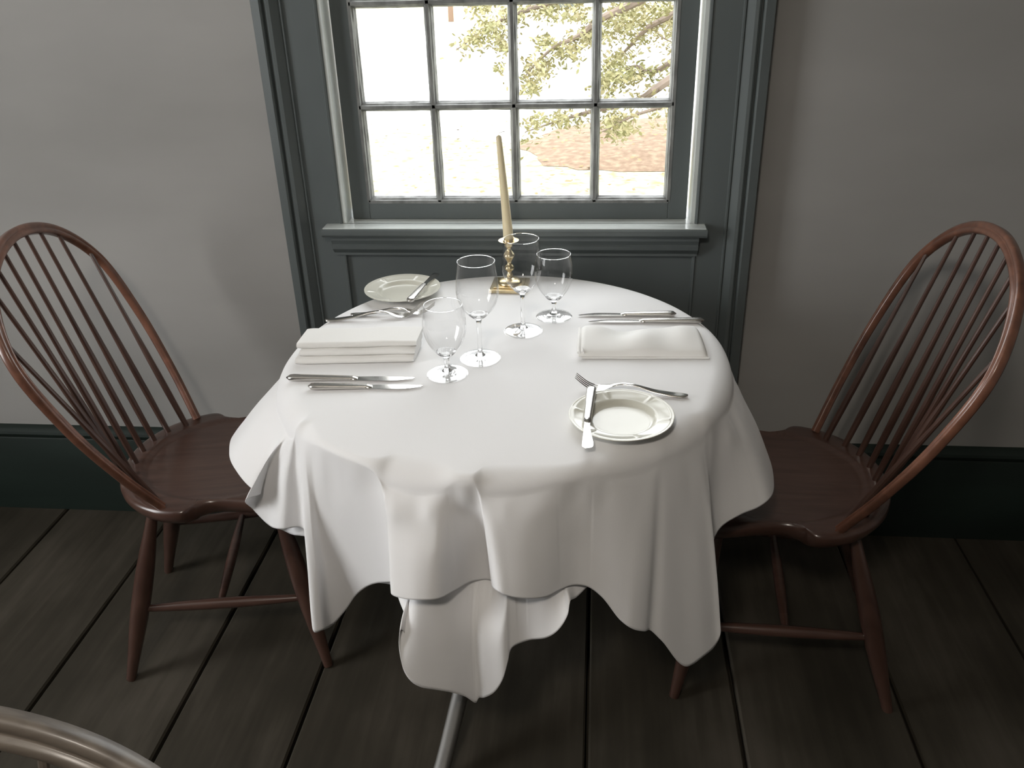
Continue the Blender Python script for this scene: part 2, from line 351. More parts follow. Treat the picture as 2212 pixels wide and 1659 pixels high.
# ---- draped cloths
def oncyl(x, y, r):
    d = _F + (x-IW/2)/FPX*_R - (y-IH/2)/FPX*_U; c = np.array([0, 0, CH]); o = c[:2]-np.array([TX, TY])
    a = d[:2]@d[:2]; b_ = 2*(d[:2]@o); q = o@o-r*r; D = max(0, b_*b_-4*a*q); t = (-b_-math.sqrt(D))/2/a
    P = c+d*t; return P
def measured(x, y, r):
    P = oncyl(x, y, r); v = P[:2]-np.array([TX, TY])
    return math.degrees(math.atan2(v[1], v[0])), math.hypot(*v), P[2]
def drape(name, hem, z0, rho, mat, side, zmid, seed, nu=1000, nt_=56, bulge=.9, fixed=None, under_=None):
    """hem: list of (edge_angle, hem_angle, radius, z) going counter-clockwise, closed"""
    hem = [np.array(h, float) for h in hem]; K = len(hem)
    # spline parameter by chord length of hem position
    def pos(h): return np.array([h[2]*math.cos(R_(h[1])), h[2]*math.sin(R_(h[1])), h[3]])
    ext = [h-np.array([360, 360, 0, 0]) for h in hem[-2:]]+hem+[h+np.array([360, 360, 0, 0]) for h in hem[:3]]
    out = []
    per = max(4, nu//K)
    def cr(P, T, t):
        A1 = (T[1]-t)/(T[1]-T[0])*P[0]+(t-T[0])/(T[1]-T[0])*P[1]; A2 = (T[2]-t)/(T[2]-T[1])*P[1]+(t-T[1])/(T[2]-T[1])*P[2]; A3 = (T[3]-t)/(T[3]-T[2])*P[2]+(t-T[2])/(T[3]-T[2])*P[3]
        B1 = (T[2]-t)/(T[2]-T[0])*A1+(t-T[0])/(T[2]-T[0])*A2; B2 = (T[3]-t)/(T[3]-T[1])*A2+(t-T[1])/(T[3]-T[1])*A3
        return (T[2]-t)/(T[2]-T[1])*B1+(t-T[1])/(T[2]-T[1])*B2
    for i in range(2, 2+K):
        Pq = [ext[i-1], ext[i], ext[i+1], ext[i+2]]
        D = [max(1e-3, np.linalg.norm(pos(Pq[j+1])-pos(Pq[j])))**.5 for j in range(3)]
        T = [0, D[0], D[0]+D[1], D[0]+D[1]+D[2]]
        for k in range(per): out.append(cr(Pq, T, T[1]+(T[2]-T[1])*k/per))
    # monotone edge angle
    for i in range(1, len(out)): out[i][0] = max(out[i][0], out[i-1][0]+.002)
    n = len(out); vs = []; fs = []
    ea = np.array([o[0] for o in out])
    for _ in range(12): # smooth the gather of the edge
        e2 = np.concatenate([ea[-4:]-360, ea, ea[:4]+360]); ea = np.convolve(e2, np.ones(9)/9, 'valid')
    inner = [(.0,), (.25,), (.5,), (.72,), (.86,), (.93,)]
    fl = np.array([np.interp(o[2], [.41, .44, .50], [.45, .9, 1.75]) for o in out])
    q_ = np.concatenate([fl[-12:], fl, fl[:12]]); rqs = np.convolve(q_, np.ones(25)/25, 'valid')
    if fixed: rqs = np.full(len(out), fixed)
    arc = 8
    rows = []
    for i, h in enumerate(out):
        a0, ah, rh, zh = R_(ea[i]), R_(h[1]), h[2], h[3]
        col = []
        e_r = TR; rq = rho*float(rqs[i])
        for (s,) in inner[1:]:
            ri = (e_r-rq)*s
            col.append((ri*math.cos(a0), ri*math.sin(a0), z0+.0003*noise.noise(Vector((5*s*math.cos(a0), 5*s*math.sin(a0), seed)))))
        for k in range(arc+1):
            th = math.pi/2*k/arc
            r = e_r-rq+rq*math.sin(th); z = z0-rq+rq*math.cos(th)
            col.append((r*math.cos(a0), r*math.sin(a0), z))
        # hanging part, leaving the edge vertically and swinging out to the hem
        zs = z0-rq; L = zs-zh
        for k in range(1, nt_+1):
            t = k/nt_
            f = t**bulge; ff = f + .18*t*(1-t)*(1 if rh > TR+.02 else 0)
            r = e_r+(rh-e_r)*ff
            hh = t**.75
            an = a0+(ah-a0)*hh
            z = zs-L*t
            # faint gather wrinkles below the edge
            g = .0032*math.exp(-((t-.14)/.13)**2)*noise.noise(Vector((math.degrees(a0)*.19, t*1.2, seed)))*1.6
            g += .0022*math.sin(math.pi*min(1, t*1.1))*noise.noise(Vector((math.degrees(an)*.07, t*2.0, seed+4)))
            g *= 1+2.6*math.exp(-((math.degrees(a0)+99)/9)**2)
            r += g
            col.append((r*math.cos(an), r*math.sin(an), z))
        rows.append(col)
    if under_ is not None:       # the lower cloth stays behind the upper one
        k0 = len(rows[0])-nt_
        A = np.array(rows); X, Y, Zz = A[..., 0], A[..., 1], A[..., 2]
        rr_ = np.hypot(X, Y); an_ = np.degrees(np.arctan2(Y, X)) % 360; tgt = rr_.copy()
        ai = (an_*2).astype(int) % 720; zi = np.clip(((TZ-Zz)/.006).astype(int), 0, 99)
        lim = under_[ai, zi]-.006
        tgt[:, 5:] = np.minimum(rr_, lim)[:, 5:]
        dlt = tgt-rr_
        for it in range(60):
            q = 3 if it < 50 else 1
            dlt = (np.roll(dlt, q, 0)+dlt*2+np.roll(dlt, -q, 0))/4
            d2 = dlt.copy(); d2[:, 1:-1] = (dlt[:, :-2]+2*dlt[:, 1:-1]+dlt[:, 2:])/4; dlt = d2
            if it < 52: dlt = np.minimum(dlt, tgt-rr_)
        f_ = (rr_+dlt)/np.maximum(rr_, 1e-6); A[..., 0] *= f_; A[..., 1] *= f_
        rows = [[tuple(p) for p in c_] for c_ in A]
    m_ = len(rows[0]); vs = [v for c_ in rows for v in c_]; vs.append((0, 0, z0)); ctr = len(vs)-1
    for i in range(n):
        j = (i+1) % n
        fs.append((ctr, i*m_, j*m_))
        for k in range(m_-1): fs.append((i*m_+k, i*m_+k+1, j*m_+k+1, j*m_+k))
    o = mesh_obj(name, vs, fs, mat, loc=(TX, TY, 0))
    md = o.modifiers.new('thickness', 'SOLIDIFY'); md.thickness = .0009; md.offset = -1
    return o
def H(x, y, r, ea): a, rr, z = measured(x, y, r); return (ea, a, rr, z)
over = [ (-200, -200, .475, .50), (-188, -187, .510, .585), (-178, -176, .500, .60),
  (-172, -171, .530, .612), (-164, -163, .530, .615), (-157, -156, .520, .618), (-151, -150.5, .500, .60),
  (-147, -150, .485, .585), H(533, 1078, .512, -144.5), H(548, 1102, .500, -142.5), H(575, 1130, .484, -140.5), H(610, 1143, .465, -139),
  H(650, 1140, .435, -138.5), H(676, 1180, .432, -137.8), H(674, 1300, .448, -137), H(679, 1366, .468, -136),
  H(696, 1362, .455, -134.5), H(718, 1351, .425, -131), H(745, 1320, .402, -127), H(770, 1285, .390, -122.5), H(800, 1264, .386, -118), H(840, 1258, .398, -114.5), H(866, 1262, .424, -112),
  H(872, 1275, .465, -110.5), H(846, 1272, .488, -109.5), H(845, 1283, .496, -108.5), H(870, 1293, .500, -106), H(905, 1296, .498, -102), H(945, 1294, .486, -98), H(985, 1275, .440, -95.5), H(1020, 1256, .400, -93.5),
  H(1050, 1252, .390, -91), H(1068, 1258, .410, -90), H(1062, 1266, .452, -89.4), H(1078, 1279, .478, -88), H(1105, 1289, .480, -84.5), H(1140, 1293, .476, -81), H(1180, 1289, .462, -77), H(1215, 1272, .445, -73), H(1240, 1264, .440, -70),
  H(1270, 1268, .446, -67), H(1300, 1290, .458, -63), H(1340, 1340, .476, -58), H(1365, 1358, .484, -54), H(1392, 1364, .482, -51), H(1405, 1362, .470, -49.5), H(1430, 1385, .478, -48),
  H(1483, 1440, .490, -45), H(1520, 1418, .497, -42), H(1545, 1395, .500, -39), H(1557, 1365, .503, -37), (-35, -37, .490, .40),
  (-33, -34, .455, .47), (-30, -29, .452, .52), H(1600, 1112, .478, -25), H(1638, 1096, .502, -20), H(1660, 1080, .515, -16), (-11, -11.5, .518, .545),
  (-4, -4, .508, .56), (5, 5, .48, .555), (16, 16, .455, .53), (26, 25, .465, .50), (34, 34, .455, .45), (39, 39, .455, .36), (45, 45, .45, .31), (54, 53, .445, .36), (66, 66, .44, .46), (80, 80, .43, .53), (92, 92, .436, .55),
  (104, 104, .43, .53), (118, 118, .44, .45), (128, 128, .45, .36), (135, 135, .455, .31), (145, 144, .46, .38), (153, 153, .48, .46)]
def profile_grid(o):
    g = np.full((720, 100), 9.0)
    co = np.array([v.co[:] for v in o.data.vertices]); r = np.hypot(co[:, 0], co[:, 1]); k = r > .30
    a = ((np.degrees(np.arctan2(co[k, 1], co[k, 0])) % 360)*2).astype(int) % 720; z = np.clip(((TZ-co[k, 2])/.006).astype(int), 0, 99)
    for A_, Z_, R__ in zip(a, z, r[k]):
        for da in (-2, -1, 0, 1, 2):
            for dz in (0, 1):
                q = (A_+da) % 720, min(99, Z_+dz)
                if R__ < g[q]: g[q] = R__
    return g
oc = drape('tablecloth', over, TZ, .024, M['cloth'], 1.27, .55, 2.0)
tag(oc, label='upper white tablecloth covering the tabletop, hanging in points at front left and front right', cat='tablecloth', group='white tablecloths layered on the round table')
under = [(-180, -180, .42, .475), (-170, -170, .43, .48), (-160, -160, .44, .50), H(585, 1128, .455, -152), H(620, 1150, .440, -147), H(655, 1158, .428, -143), H(690, 1165, .415, -139),
  (-133, -134, .40, .55), (-126, -127, .398, .54), H(740, 1276, .398, -121), H(780, 1274, .402, -117), H(815, 1282, .412, -114), H(845, 1300, .438, -112), H(872, 1330, .452, -110.5), H(885, 1385, .470, -109.5),
  H(866, 1360, .490, -109), H(863, 1400, .497, -108), H(872, 1448, .505, -107), H(888, 1472, .505, -105.5), H(908, 1484, .500, -104), H(940, 1490, .488, -101), H(975, 1496, .474, -97.5), H(1005, 1505, .458, -94.5),
  H(1028, 1518, .446, -92), H(1034, 1508, .446, -91.3), H(1046, 1507, .456, -90.4), H(1066, 1497, .462, -88), H(1085, 1470, .464, -86.5), H(1097, 1430, .458, -85), H(1106, 1400, .450, -84), H(1140, 1384, .448, -81),
  H(1180, 1378, .460, -77.5), H(1205, 1362, .468, -75), H(1225, 1330, .468, -73), H(1231, 1300, .462, -72), (-69, -70, .44, .525), (-63, -62, .42, .55), (-50, -50, .415, .57), (-36, -36, .415, .56), (-26, -25, .42, .53), (-14, -13, .425, .49), (-3, -3, .425, .475), (3, 3, .425, .475),
  (14, 14, .42, .49), (30, 30, .42, .53), (45, 45, .42, .56), (62, 62, .42, .53), (78, 78, .42, .43), (88, 88, .42, .34), (94, 94, .42, .34), (106, 106, .42, .44), (122, 122, .42, .53), (136, 136, .42, .56), (152, 152, .42, .52), (168, 168, .42, .48)]
uc = drape('tablecloth', under, TZ-.0035, .021, M['cloth'], 1.27, .55, 9.0, bulge=1.15, fixed=2.25, under_=profile_grid(oc))
tag(uc, label='lower white tablecloth, the longer layer whose corner hangs lowest at the front', cat='tablecloth', group='white tablecloths layered on the round table')

# ------------------------------------------------------------------ windsor chairs
SZ = .45
BOW = (.183, .233, .269, .264, .161, .566)
def bow_shape(n=12):
    w0, w1, w2, w3, w4, H_ = BOW
    h = [(w0, 0), (w1, .22*H_), (w2, .48*H_), (w3, .74*H_), (w4, .93*H_)]
    return catmull(h+[(0, H_)]+[(-a, b_) for a, b_ in h[::-1]], n)
def make_chair(lean, mat, bmat, bt=1.0, **tags):
    ch = empty('windsor_chair', **tags)
    # --- seat
    half = [(-.128, 0), (-.124, .05), (-.106, .105), (-.072, .155), (-.028, .190), (.012, .206), (.036, .208), (.050, .200), (.062, .188), (.095, .178), (.15, .188), (.21, .205), (.26, .205), (.30, .175), (.322, .12), (.324, .06), (.316, 0)]
    oc_ = catmull(half, 5); out = [(a, b_) for a, b_ in oc_]+[(a, -b_) for a, b_ in oc_[::-1][1:-1]]
    cx_, cy_ = .10, 0; n = len(out); v = []; f = []
    def ring(s, z, zf=None):
        i0 = len(v)
        for (x, y) in out:
            X = cx_+(x-cx_)*s; Y = cy_+(y-cy_)*s
            v.append((X, Y, z if zf is None else zf(X, Y, s)))
        return i0
    def dish(x, y, s):
        # raised deck at the back carrying the spindles, scooped saddle in front of it
        q = math.sqrt(((x-.10)/.185)**2+(y/.172)**2)
        d = 0
        if q < 1: d = -.0045*min(1, (1-q)/.03) - .010*(1-q*q)
        fr = max(0, (x-.05)/.27); e = max(0, (s-.75)/.25)
        return SZ + d - .010*fr*e*e
    rings = [ring(s, 0, dish) for s in (.1, .25, .4, .5, .58, .64, .68, .71, .74, .77, .80, .83, .87, .92, .96)]
    rings += [ring(.985, 0, lambda x, y, s: dish(x, y, 1)-.0025), ring(1.0, 0, lambda x, y, s: dish(x, y, 1)-.009), ring(.995, SZ-.020), ring(.96, SZ-.034), ring(.90, SZ-.042), ring(.3, SZ-.043)]
    for a, b_ in zip(rings[:-1], rings[1:]):
        for k in range(n): l = (k+1) % n; f.append((a+k, a+l, b_+l, b_+k))
    f.append(tuple(rings[0]+k for k in range(n))[::-1]); f.append(tuple(rings[-1]+k for k in range(n)))
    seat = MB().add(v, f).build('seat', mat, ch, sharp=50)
    # --- bow
    u = Vector((-math.sin(lean), 0, math.cos(lean)))
    bp_ = lambda a, b_: Vector((0, a, SZ-.012))+u*(b_+.012)+Vector((0, 0, 0))
    sh = bow_shape(); P = [bp_(a, b_) for a, b_ in sh]
    nrm = Vector((math.cos(lean), 0, math.sin(lean)))
    # section: a = in plane (B), b = along normal (N); two beads with groove on the front face
    sec = [(-1, -.6), (-.8, -.95), (-.3, -1), (.3, -1), (.8, -.95), (1, -.6), (1, .55), (.85, .85), (.55, 1), (.28, .95), (.12, .7), (0, .62), (-.12, .7), (-.28, .95), (-.55, 1), (-.85, .85), (-1, .55)]
    nP = len(P); rr = []
    for i in range(nP):
        t = abs(i/(nP-1)-.5)*2
        rr.append(((.0118-.0042*min(1, t*1.25)**1.5)*bt, (.0080+.0006*(1-t))*bt))
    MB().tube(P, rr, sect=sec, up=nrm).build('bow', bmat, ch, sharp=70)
    # --- nine spindles
    SL = []
    for k in range(9):
        t = (k-4)/4
        s0 = .152*math.sin(t*1.25)/math.sin(1.25); x0 = -.100+.078*abs(t)**2.2
        # top on the bow: find height for lateral position
        s1 = t*.222
        if abs(t) > .9: s1 = t*.248
        # upper crossing
        best = None
        for a, b_ in sh:
            if b_ > .30:
                e = abs(a-s1)+ (0 if b_ > .36 else .0)
                if best is None or e < best[0]: best = (e, a, b_)
        a1, b1 = best[1], best[2]
        A = Vector((x0, s0, SZ-.006)); B = bp_(a1, b1)
        SL.append(B)
        pts = [A.lerp(B, q/10) for q in range(11)]
        # gentle backward sag so spindles stay behind the bow plane then meet it
        rad = [.0062+.0016*math.sin(math.pi*min(1, (q/10)*1.6)) - .0022*(q/10) for q in range(11)]
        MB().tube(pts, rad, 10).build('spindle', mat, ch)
    # --- legs
    feet = [(-.164, .188), (-.164, -.188), (.275, .215), (.275, -.215)]
    tops = [(-.045, .115), (-.045, -.115), (.205, .125), (.205, -.125)]
    LP = []
    for (fx, fy), (tx, ty) in zip(feet, tops):
        A = Vector((tx, ty, SZ-.038)); B = Vector((fx, fy, 0.001)); LP.append((A, B))
        rad = [.0105, .012, .0145, .0175, .0195, .0205, .0205, .0195, .0175, .0150, .0125, .0105]
        pts = [A.lerp(B, q/11) for q in range(12)]
        MB().tube([tuple(p) for p in pts], rad, 16).build('leg', mat, ch)
    def on_leg(i, z): A, B = LP[i]; return A.lerp(B, (A.z-z)/(A.z-B.z))
    def stretch(a, b_, rm):
        pts = [a.lerp(b_, q/10) for q in range(11)]
        MB().tube([tuple(p) for p in pts], [.007+(rm-.007)*math.sin(math.pi*q/10) for q in range(11)], 12).build('stretcher', mat, ch)
    zst = .172
    n1, n2, f1, f2 = on_leg(1, zst), on_leg(3, zst), on_leg(0, zst), on_leg(2, zst)
    stretch(n1, n2, .0125); stretch(f1, f2, .0125); stretch(n1.lerp(n2, .48), f1.lerp(f2, .48), .0115)
    return ch
c1 = make_chair(.385, M['chair'], M['bow'], label='red-brown bow-back spindle chair at the left side of the table, facing right', cat='chair', group='bow-back chairs at the table')
c1.location = (-.902, 1.548, 0); c1.rotation_euler = (0, 0, .22)
c2 = make_chair(.409, M['chair'], M['bow'], label='red-brown bow-back spindle chair at the right side of the table, in the shadier corner', cat='chair', group='bow-back chairs at the table')
c2.location = (.478, 1.548, 0); c2.rotation_euler = (0, 0, 3.05)
c3 = make_chair(.407, M['taupe'], M['taupe'], bt=1.15, label='glare-greyed bow-back chair in the bottom left corner, only its curved top rail in view', cat='chair')
c3.location = (-.483, .172, 0); c3.rotation_euler = (0, 0, -1.467)

# ------------------------------------------------------------------ glassware
def stemware(name, prof_out, z_bowl, foot_r, H_, loc, label, rim_r, group=None, stem_r=.0042):
    g = empty(name, (*loc, TZ+.0005), label=label, cat='glass', group=group)
    # bowl: thin shell, outer then inner wall
    bo = [(r, z) for r, z in prof_out if z >= z_bowl]
    th = .0011
    cr = catmull(bo, 8)
    outer = [(max(r, .0001), z) for r, z in cr]
    bowl = MB().lathe(outer, 72); bowl.build('bowl', M['bowl'], g)
    MB().lathe([(rim_r+.0006*math.cos(a), H_+.0006*math.sin(a)) for a in [2*math.pi*k/8 for k in range(8)]], 72, close=True).build('rim', M['glass'], g)
    # solid: bowl base, stem, foot in one piece
    zb = z_bowl
    solid = [(0, zb+.0075), (.006, zb+.0078), (.0125, zb+.0105), (bo[1][0]-.0004, bo[1][1]+.0012), (bo[1][0]+.0003, bo[1][1]), ((bo[0][0]+bo[1][0])*.5+.0012, (bo[0][1]+bo[1][1])*.5), (.0070, zb+.0005), (stem_r+.0006, zb-.006), (stem_r, zb-.014), (stem_r-.0004, max(.022, zb*.5)), (stem_r, .018), (stem_r+.0012, .012), (.0085, .0078), (.0092, .0066), (0, .0060)]
    MB().lathe(catmull_prof(solid), 64).build('stem', M['glass'], g, sharp=60)
    ft = [(.0086, .0074), (.013, .0058), (.019, .0044), (foot_r*.66, .0033), (foot_r-.003, .0024), (foot_r-.0005, .0017), (foot_r, .0010), (foot_r-.0005, .0003), (foot_r-.002, .0001), (.0, .0001)]
    MB().lathe(catmull_prof(ft), 64).build('foot', M['foot'], g, sharp=60)
    return g
def catmull_prof(p):
    return [(max(0, float(a)), float(b_)) for a, b_ in catmull(p, 4)]
wineP = [(.0065, .080), (.017, .0885), (.0265, .099), (.0345, .114), (.0385, .130), (.0385, .145), (.0365, .165), (.0335, .191)]
watP = [(.0065, .034), (.0175, .0445), (.029, .060), (.0365, .079), (.0385, .095), (.0378, .112), (.0338, .135)]
stemware('wine_glass', wineP, .080, .0375, .191, (-.211, 1.447), 'tall empty wine glass nearer the camera, beside the left goblet', .0335, 'tall wine glasses')
stemware('wine_glass', wineP, .080, .0375, .191, (-.141, 1.575), 'tall empty wine glass standing directly in front of the brass candlestick', .0335, 'tall wine glasses')
stemware('water_goblet', watP, .034, .0365, .135, (-.263, 1.380), 'short-stemmed empty goblet nearest the camera, beside the stacked left napkin', .0338, 'short-stemmed goblets')
g4 = stemware('water_goblet', watP, .034, .0365, .135, (-.083, 1.650), 'short-stemmed empty goblet at the back right, with tiny dark script on its foot', .0338, 'short-stemmed goblets')
pts = [(-.016, -.004), (-.013, .003), (-.014, -.005), (-.010, -.003), (-.008, -.0055), (-.005, -.003), (-.002, -.005), (.001, -.003), (.004, -.005), (.007, -.0035), (.010, -.004)]
MB().tube([(x, y-.012, .0062) for x, y in pts], .00045, 6).build('script_mark', M['etch'], g4)

# ------------------------------------------------------------------ plates
def plate(loc, label, R=.084, rz=0):
    p = empty('bread_plate', (*loc, TZ+.0008), rz, label=label, cat='plate', group='cream bread plates')
    nA = 180; prof = [(0, .0035), (.030, .0034), (.047, .0036), (.0505, .0052), (.054, .0100), (.0570, .0125), (.0590, .0128), (.066, .0142), (.0745, .0163), (.0775, .0172), (.0795, .0168), (.082, .0176), (.0838, .0178), (.0842, .0168),
        (.0825, .0150), (.070, .0115), (.057, .0085), (.050, .0030), (.044, .0), (.040, .0), (.038, .0014), (0, .0014)]
    v = []; f = []; m_ = len(prof)
    for i in range(nA):
        a = 2*math.pi*i/nA
        # six-lobed relief on the rim with bracket points
        lob = abs(math.sin(3*a)); cusp = max(0, 1-abs(math.sin(3*a))*6)
        for k, (r, z) in enumerate(prof):
            rr = r; zz = z
            if 7 <= k <= 9: rr = r+(.0016*lob**.5-.0022*cusp)*(1 if k > 7 else .6); zz = z+.0007*cusp
            if k == 10: rr = r+(.0012*lob**.5-.0020*cusp)
            if 11 <= k <= 14: rr = r+.0006*lob**.6
            v.append((rr*math.cos(a), rr*math.sin(a), zz))
    for i in range(nA):
        j = (i+1) % nA
        for k in range(m_-1): f.append((i*m_+k, j*m_+k, j*m_+k+1, i*m_+k+1))
    o = MB().add(v, f).build('dish', M['china'], p, sharp=70)
    o.modifiers.new('s', 'SUBSURF').levels = 1; o.modifiers['s'].render_levels = 1
    return p
plate((-.4240, 1.7640), 'cream bread plate at the back left of the table, partly beside the tall glasses', rz=.3)
plate((.046, 1.2150), 'cream bread plate at the front right of the table', rz=-.2)

# ------------------------------------------------------------------ cutlery
def place(root, a, b_, roll=0):
    """put local +x axis from a to b"""
    a = Vector(a); b_ = Vector(b_); X = (b_-a).normalized(); Z = Vector((0, 0, 1)); Y = Z.cross(X).normalized(); Z = X.cross(Y)
    m_ = Matrix((X, Y, Z)).transposed().to_4x4(); m_.translation = a; root.matrix_world = m_@Matrix.Rotation(roll, 4, 'X')
def knife(L, a, b_, label, group, butter=False, flip=1, roll=0, hl=None):
    """handle end at a, blade tip towards b"""
    k = empty('butter_knife' if butter else 'table_knife', label=label, cat='knife', group=group)
    hl = hl or L*.52
    pts = []; rad = []
    for i in range(19):
        t = i/18; x = hl*t
        wv = (.0088-.0030*t) * (min(1, math.sqrt(max(0, 1-(1-t*9)**2))) if t < .111 else 1); wv = max(wv, .0012)
        pts.append((x, 0, .0052-.0012*t)); rad.append((wv, max(.001, wv*.62)))
    sec = [(math.copysign(abs(math.cos(q))**.75, math.cos(q)), math.copysign(abs(math.sin(q))**.75, math.sin(q))) for q in [2*math.pi*j/16 for j in range(16)]]
    MB().tube(pts, rad, sect=sec, up=(0, 0, 1)).build('handle', M['steelh'], k, sharp=70)
    # blade: outline
    x0 = hl-.002; bl = L-hl+.002; N = 28; v = []; f = []
    for i in range(N+1):
        t = i/N; x = x0+bl*t
        if butter:
            top = .0045+.0005*t; bot = .0045+.0075*max(0, min(1, (t-.2)/.6))**1.3
            e = max(0, (t-.9)/.1); sh_ = math.sqrt(max(0, 1-e*e)); top *= sh_; bot *= sh_; off = -.0015*t
        else:
            top = .0052+.0022*math.sin(math.pi*min(1, t*1.1)) ; bot = .0052+.0030*math.sin(math.pi*min(1, t*.9))
            e = max(0, (t-.55)/.45); top *= (1-.25*e*e); bot *= (1-.85*e**1.8); ee = max(0, (t-.96)/.04); top *= math.sqrt(max(.02, 1-ee*ee)); bot *= math.sqrt(max(.02, 1-ee*ee)); off = .0022*e*e
        th = .0011*(1-.4*t)
        zc = .0030-.0008*t
        for (y, z) in ((flip*(off+top), th), (flip*(off), th*.9), (flip*(off-bot), .0002), (flip*(off), -th*.9), (flip*(off+top), -th)):
            v.append((x, y, zc+z))
    for i in range(N):
        for j in range(5): l = (j+1) % 5; f.append((i*5+j, i*5+l, (i+1)*5+l, (i+1)*5+j))
    f.append((0, 1, 2, 3, 4)); f.append(tuple(N*5+j for j in range(5)))
    MB().add(v, f).build('blade', M['steel'], k, sharp=25)
    MB().tube([(hl-.003, 0, .0036), (hl+.001, 0, .0034), (hl+.006, 0, .0031), (hl+.009, 0, .0030)], [(.0062, .0040), (.0066, .0042), (.0058, .0028), (.0040, .0016)], 12, up=(0, 0, 1)).build('bolster', M['steel'], k)
    place(k, a, b_, roll); return k
Zc = TZ+.0012
knife(.233, (-.551, 1.343, Zc), (-.318, 1.352, Zc), 'larger steel knife in front of the stacked left napkin', 'table knives', flip=1)
knife(.203, (-.501, 1.311, Zc), (-.300, 1.322, Zc), 'smaller steel knife, nearest the left front table edge', 'table knives', flip=1)
knife(.200, (.167, 1.657, Zc), (-.032, 1.654, Zc), 'smaller steel knife at the back right, blade towards the goblet', 'table knives', flip=1)
knife(.232, (.220, 1.625, Zc), (-.010, 1.621, Zc), 'larger steel knife just behind the right napkin', 'table knives', flip=1)
def fork(L, a, b_, label, group='dinner forks', roll=0):
    """handle end at a, tines towards b; arches up then tines rise"""
    k = empty('dinner_fork', label=label, cat='fork', group=group)
    def zc(t): # side profile along length
        return float(np.interp(t, [0, .12, .30, .46, .58, .66, .74, .82, .90, 1.0], [.0030, .0030, .0070, .0150, .0165, .0120, .0055, .0030, .0090, .0250]))*L/.2
    zz = np.array([zc(i/60) for i in range(61)]);
    for _ in range(3): zz[1:-1] = (zz[:-2]+zz[1:-1]*2+zz[2:])/4
    zf = lambda t: float(np.interp(t, np.linspace(0, 1, 61), zz))
    wf = lambda t: float(np.interp(t, [0, .015, .04, .10, .30, .45, .62, .68, .74, .80], [.002, .0055, .0078, .0085, .0062, .0036, .0038, .0075, .0118, .0122]))
    N = 44; pts = []; rad = []
    for i in range(N+1):
        t = .665*i/N; pts.append((L*t, 0, zf(t))); rad.append((wf(t), .0016+.0012*max(0, 1-t*1.6)))
    sec = [(math.cos(q), math.sin(q)) for q in [2*math.pi*j/14 for j in range(14)]]
    MB().tube(pts, rad, sect=sec, up=(0, 0, 1)).build('handle', M['steel'], k)
    hd = MB(); pts = []; rad = []
    for i in range(10):
        t = .66+.14*i/9; pts.append((L*t, 0, zf(t))); rad.append((wf(t), .0010))
    hd.tube(pts, rad, sect=sec, up=(0, 0, 1))
    for j in range(4):
        y = (-.0096+.0064*j); pts = []; rad = []
        for i in range(13):
            t = .785+.215*i/12; pts.append((L*t, y*(1-.08*i/12), zf(t))); rad.append((.0019-.0011*(i/12)**2, .0011-.0004*i/12))
        hd.tube(pts, rad, 8, up=(0, 0, 1))
    hd.build('tines', M['steel'], k, sharp=60)
    place(k, a, b_, roll); return k
fork(.200, (-.556, 1.608, Zc), (-.366, 1.642, Zc), 'steel fork behind the stacked napkin, lying nearest to it')
fork(.178, (-.510, 1.640, Zc), (-.338, 1.657, Zc), 'steel fork tucked against the back left bread plate, under its rim')
fork(.192, (.160, 1.306, Zc), (-.006, 1.330, Zc), 'steel fork lying just behind the front right bread plate')
zk = TZ+.0195
knife(.190, (-.388, 1.662, TZ+.021), (-.366, 1.852, TZ+.0175), 'butter knife resting across the back left bread plate', 'butter knives', butter=True, flip=1, hl=.105)
knife(.192, (-.002, 1.296, TZ+.0185), (-.012, 1.104, TZ+.0175), 'butter knife resting across the front right bread plate', 'butter knives', butter=True, flip=-1, hl=.108)

# ------------------------------------------------------------------ napkins
def slab(mb, x0, x1, y0, y1, z0, z1, n=36, m_=14, wob=.0, skew=(0, 0), seed=0, droop=0, flare=0):
    """a soft folded layer: rounded front and back, wavy"""
    h = (z1-z0)/2; zc = (z0+z1)/2; sec = []
    q = 8
    for i in range(q+1): a = -math.pi/2-math.pi*i/q; sec.append((y0+h+h*math.cos(a), zc+h*math.sin(a), 0))
    for i in range(1, m_): sec.append((y0+h+(y1-y0-2*h)*i/m_, z1, i/m_))
    for i in range(q+1): a = math.pi/2-math.pi*i/q; sec.append((y1-h+h*math.cos(a), zc+h*math.sin(a), 1))
    for i in range(m_-1, 0, -1): sec.append((y0+h+(y1-y0-2*h)*i/m_, z0, i/m_))
    k = len(sec); v = []; f = []
    for i in range(n+1):
        t = i/n; x = x0+(x1-x0)*t
        endr = min(t, 1-t)*n
        pin = 1 if endr >= 1.5 else .80+.2*endr/1.5
        for (y, z, s) in sec:
            dz = wob*noise.noise(Vector((x*14+seed, y*6, seed)))*((z-z0)/(z1-z0)); dy = wob*.8*noise.noise(Vector((x*9+seed*3, 7, seed)))
            zz = zc+(z-zc)*pin+dz
            v.append((x+skew[0]*s*(1 if 1 else 0), y+skew[1]*t+dy, zz-droop*0))
    for i in range(n):
        for j in range(k): l = (j+1) % k; f.append((i*k+j, i*k+l, (i+1)*k+l, (i+1)*k+j))
    f.append(tuple(range(k))[::-1]); f.append(tuple(n*k+j for j in range(k)))
    mb.add(v, f)
mb = MB()
z0 = TZ+.0008
slab(mb, -.554, -.333, 1.403, 1.484, z0, z0+.0132, wob=.0012, skew=(0, .018), seed=1)
slab(mb, -.547, -.331, 1.411, 1.490, z0+.0134, z0+.0256, wob=.0020, skew=(0, .016), seed=2)
slab(mb, -.552, -.329, 1.417, 1.492, z0+.0258, z0+.0372, wob=.0030, skew=(0, .020), seed=3)
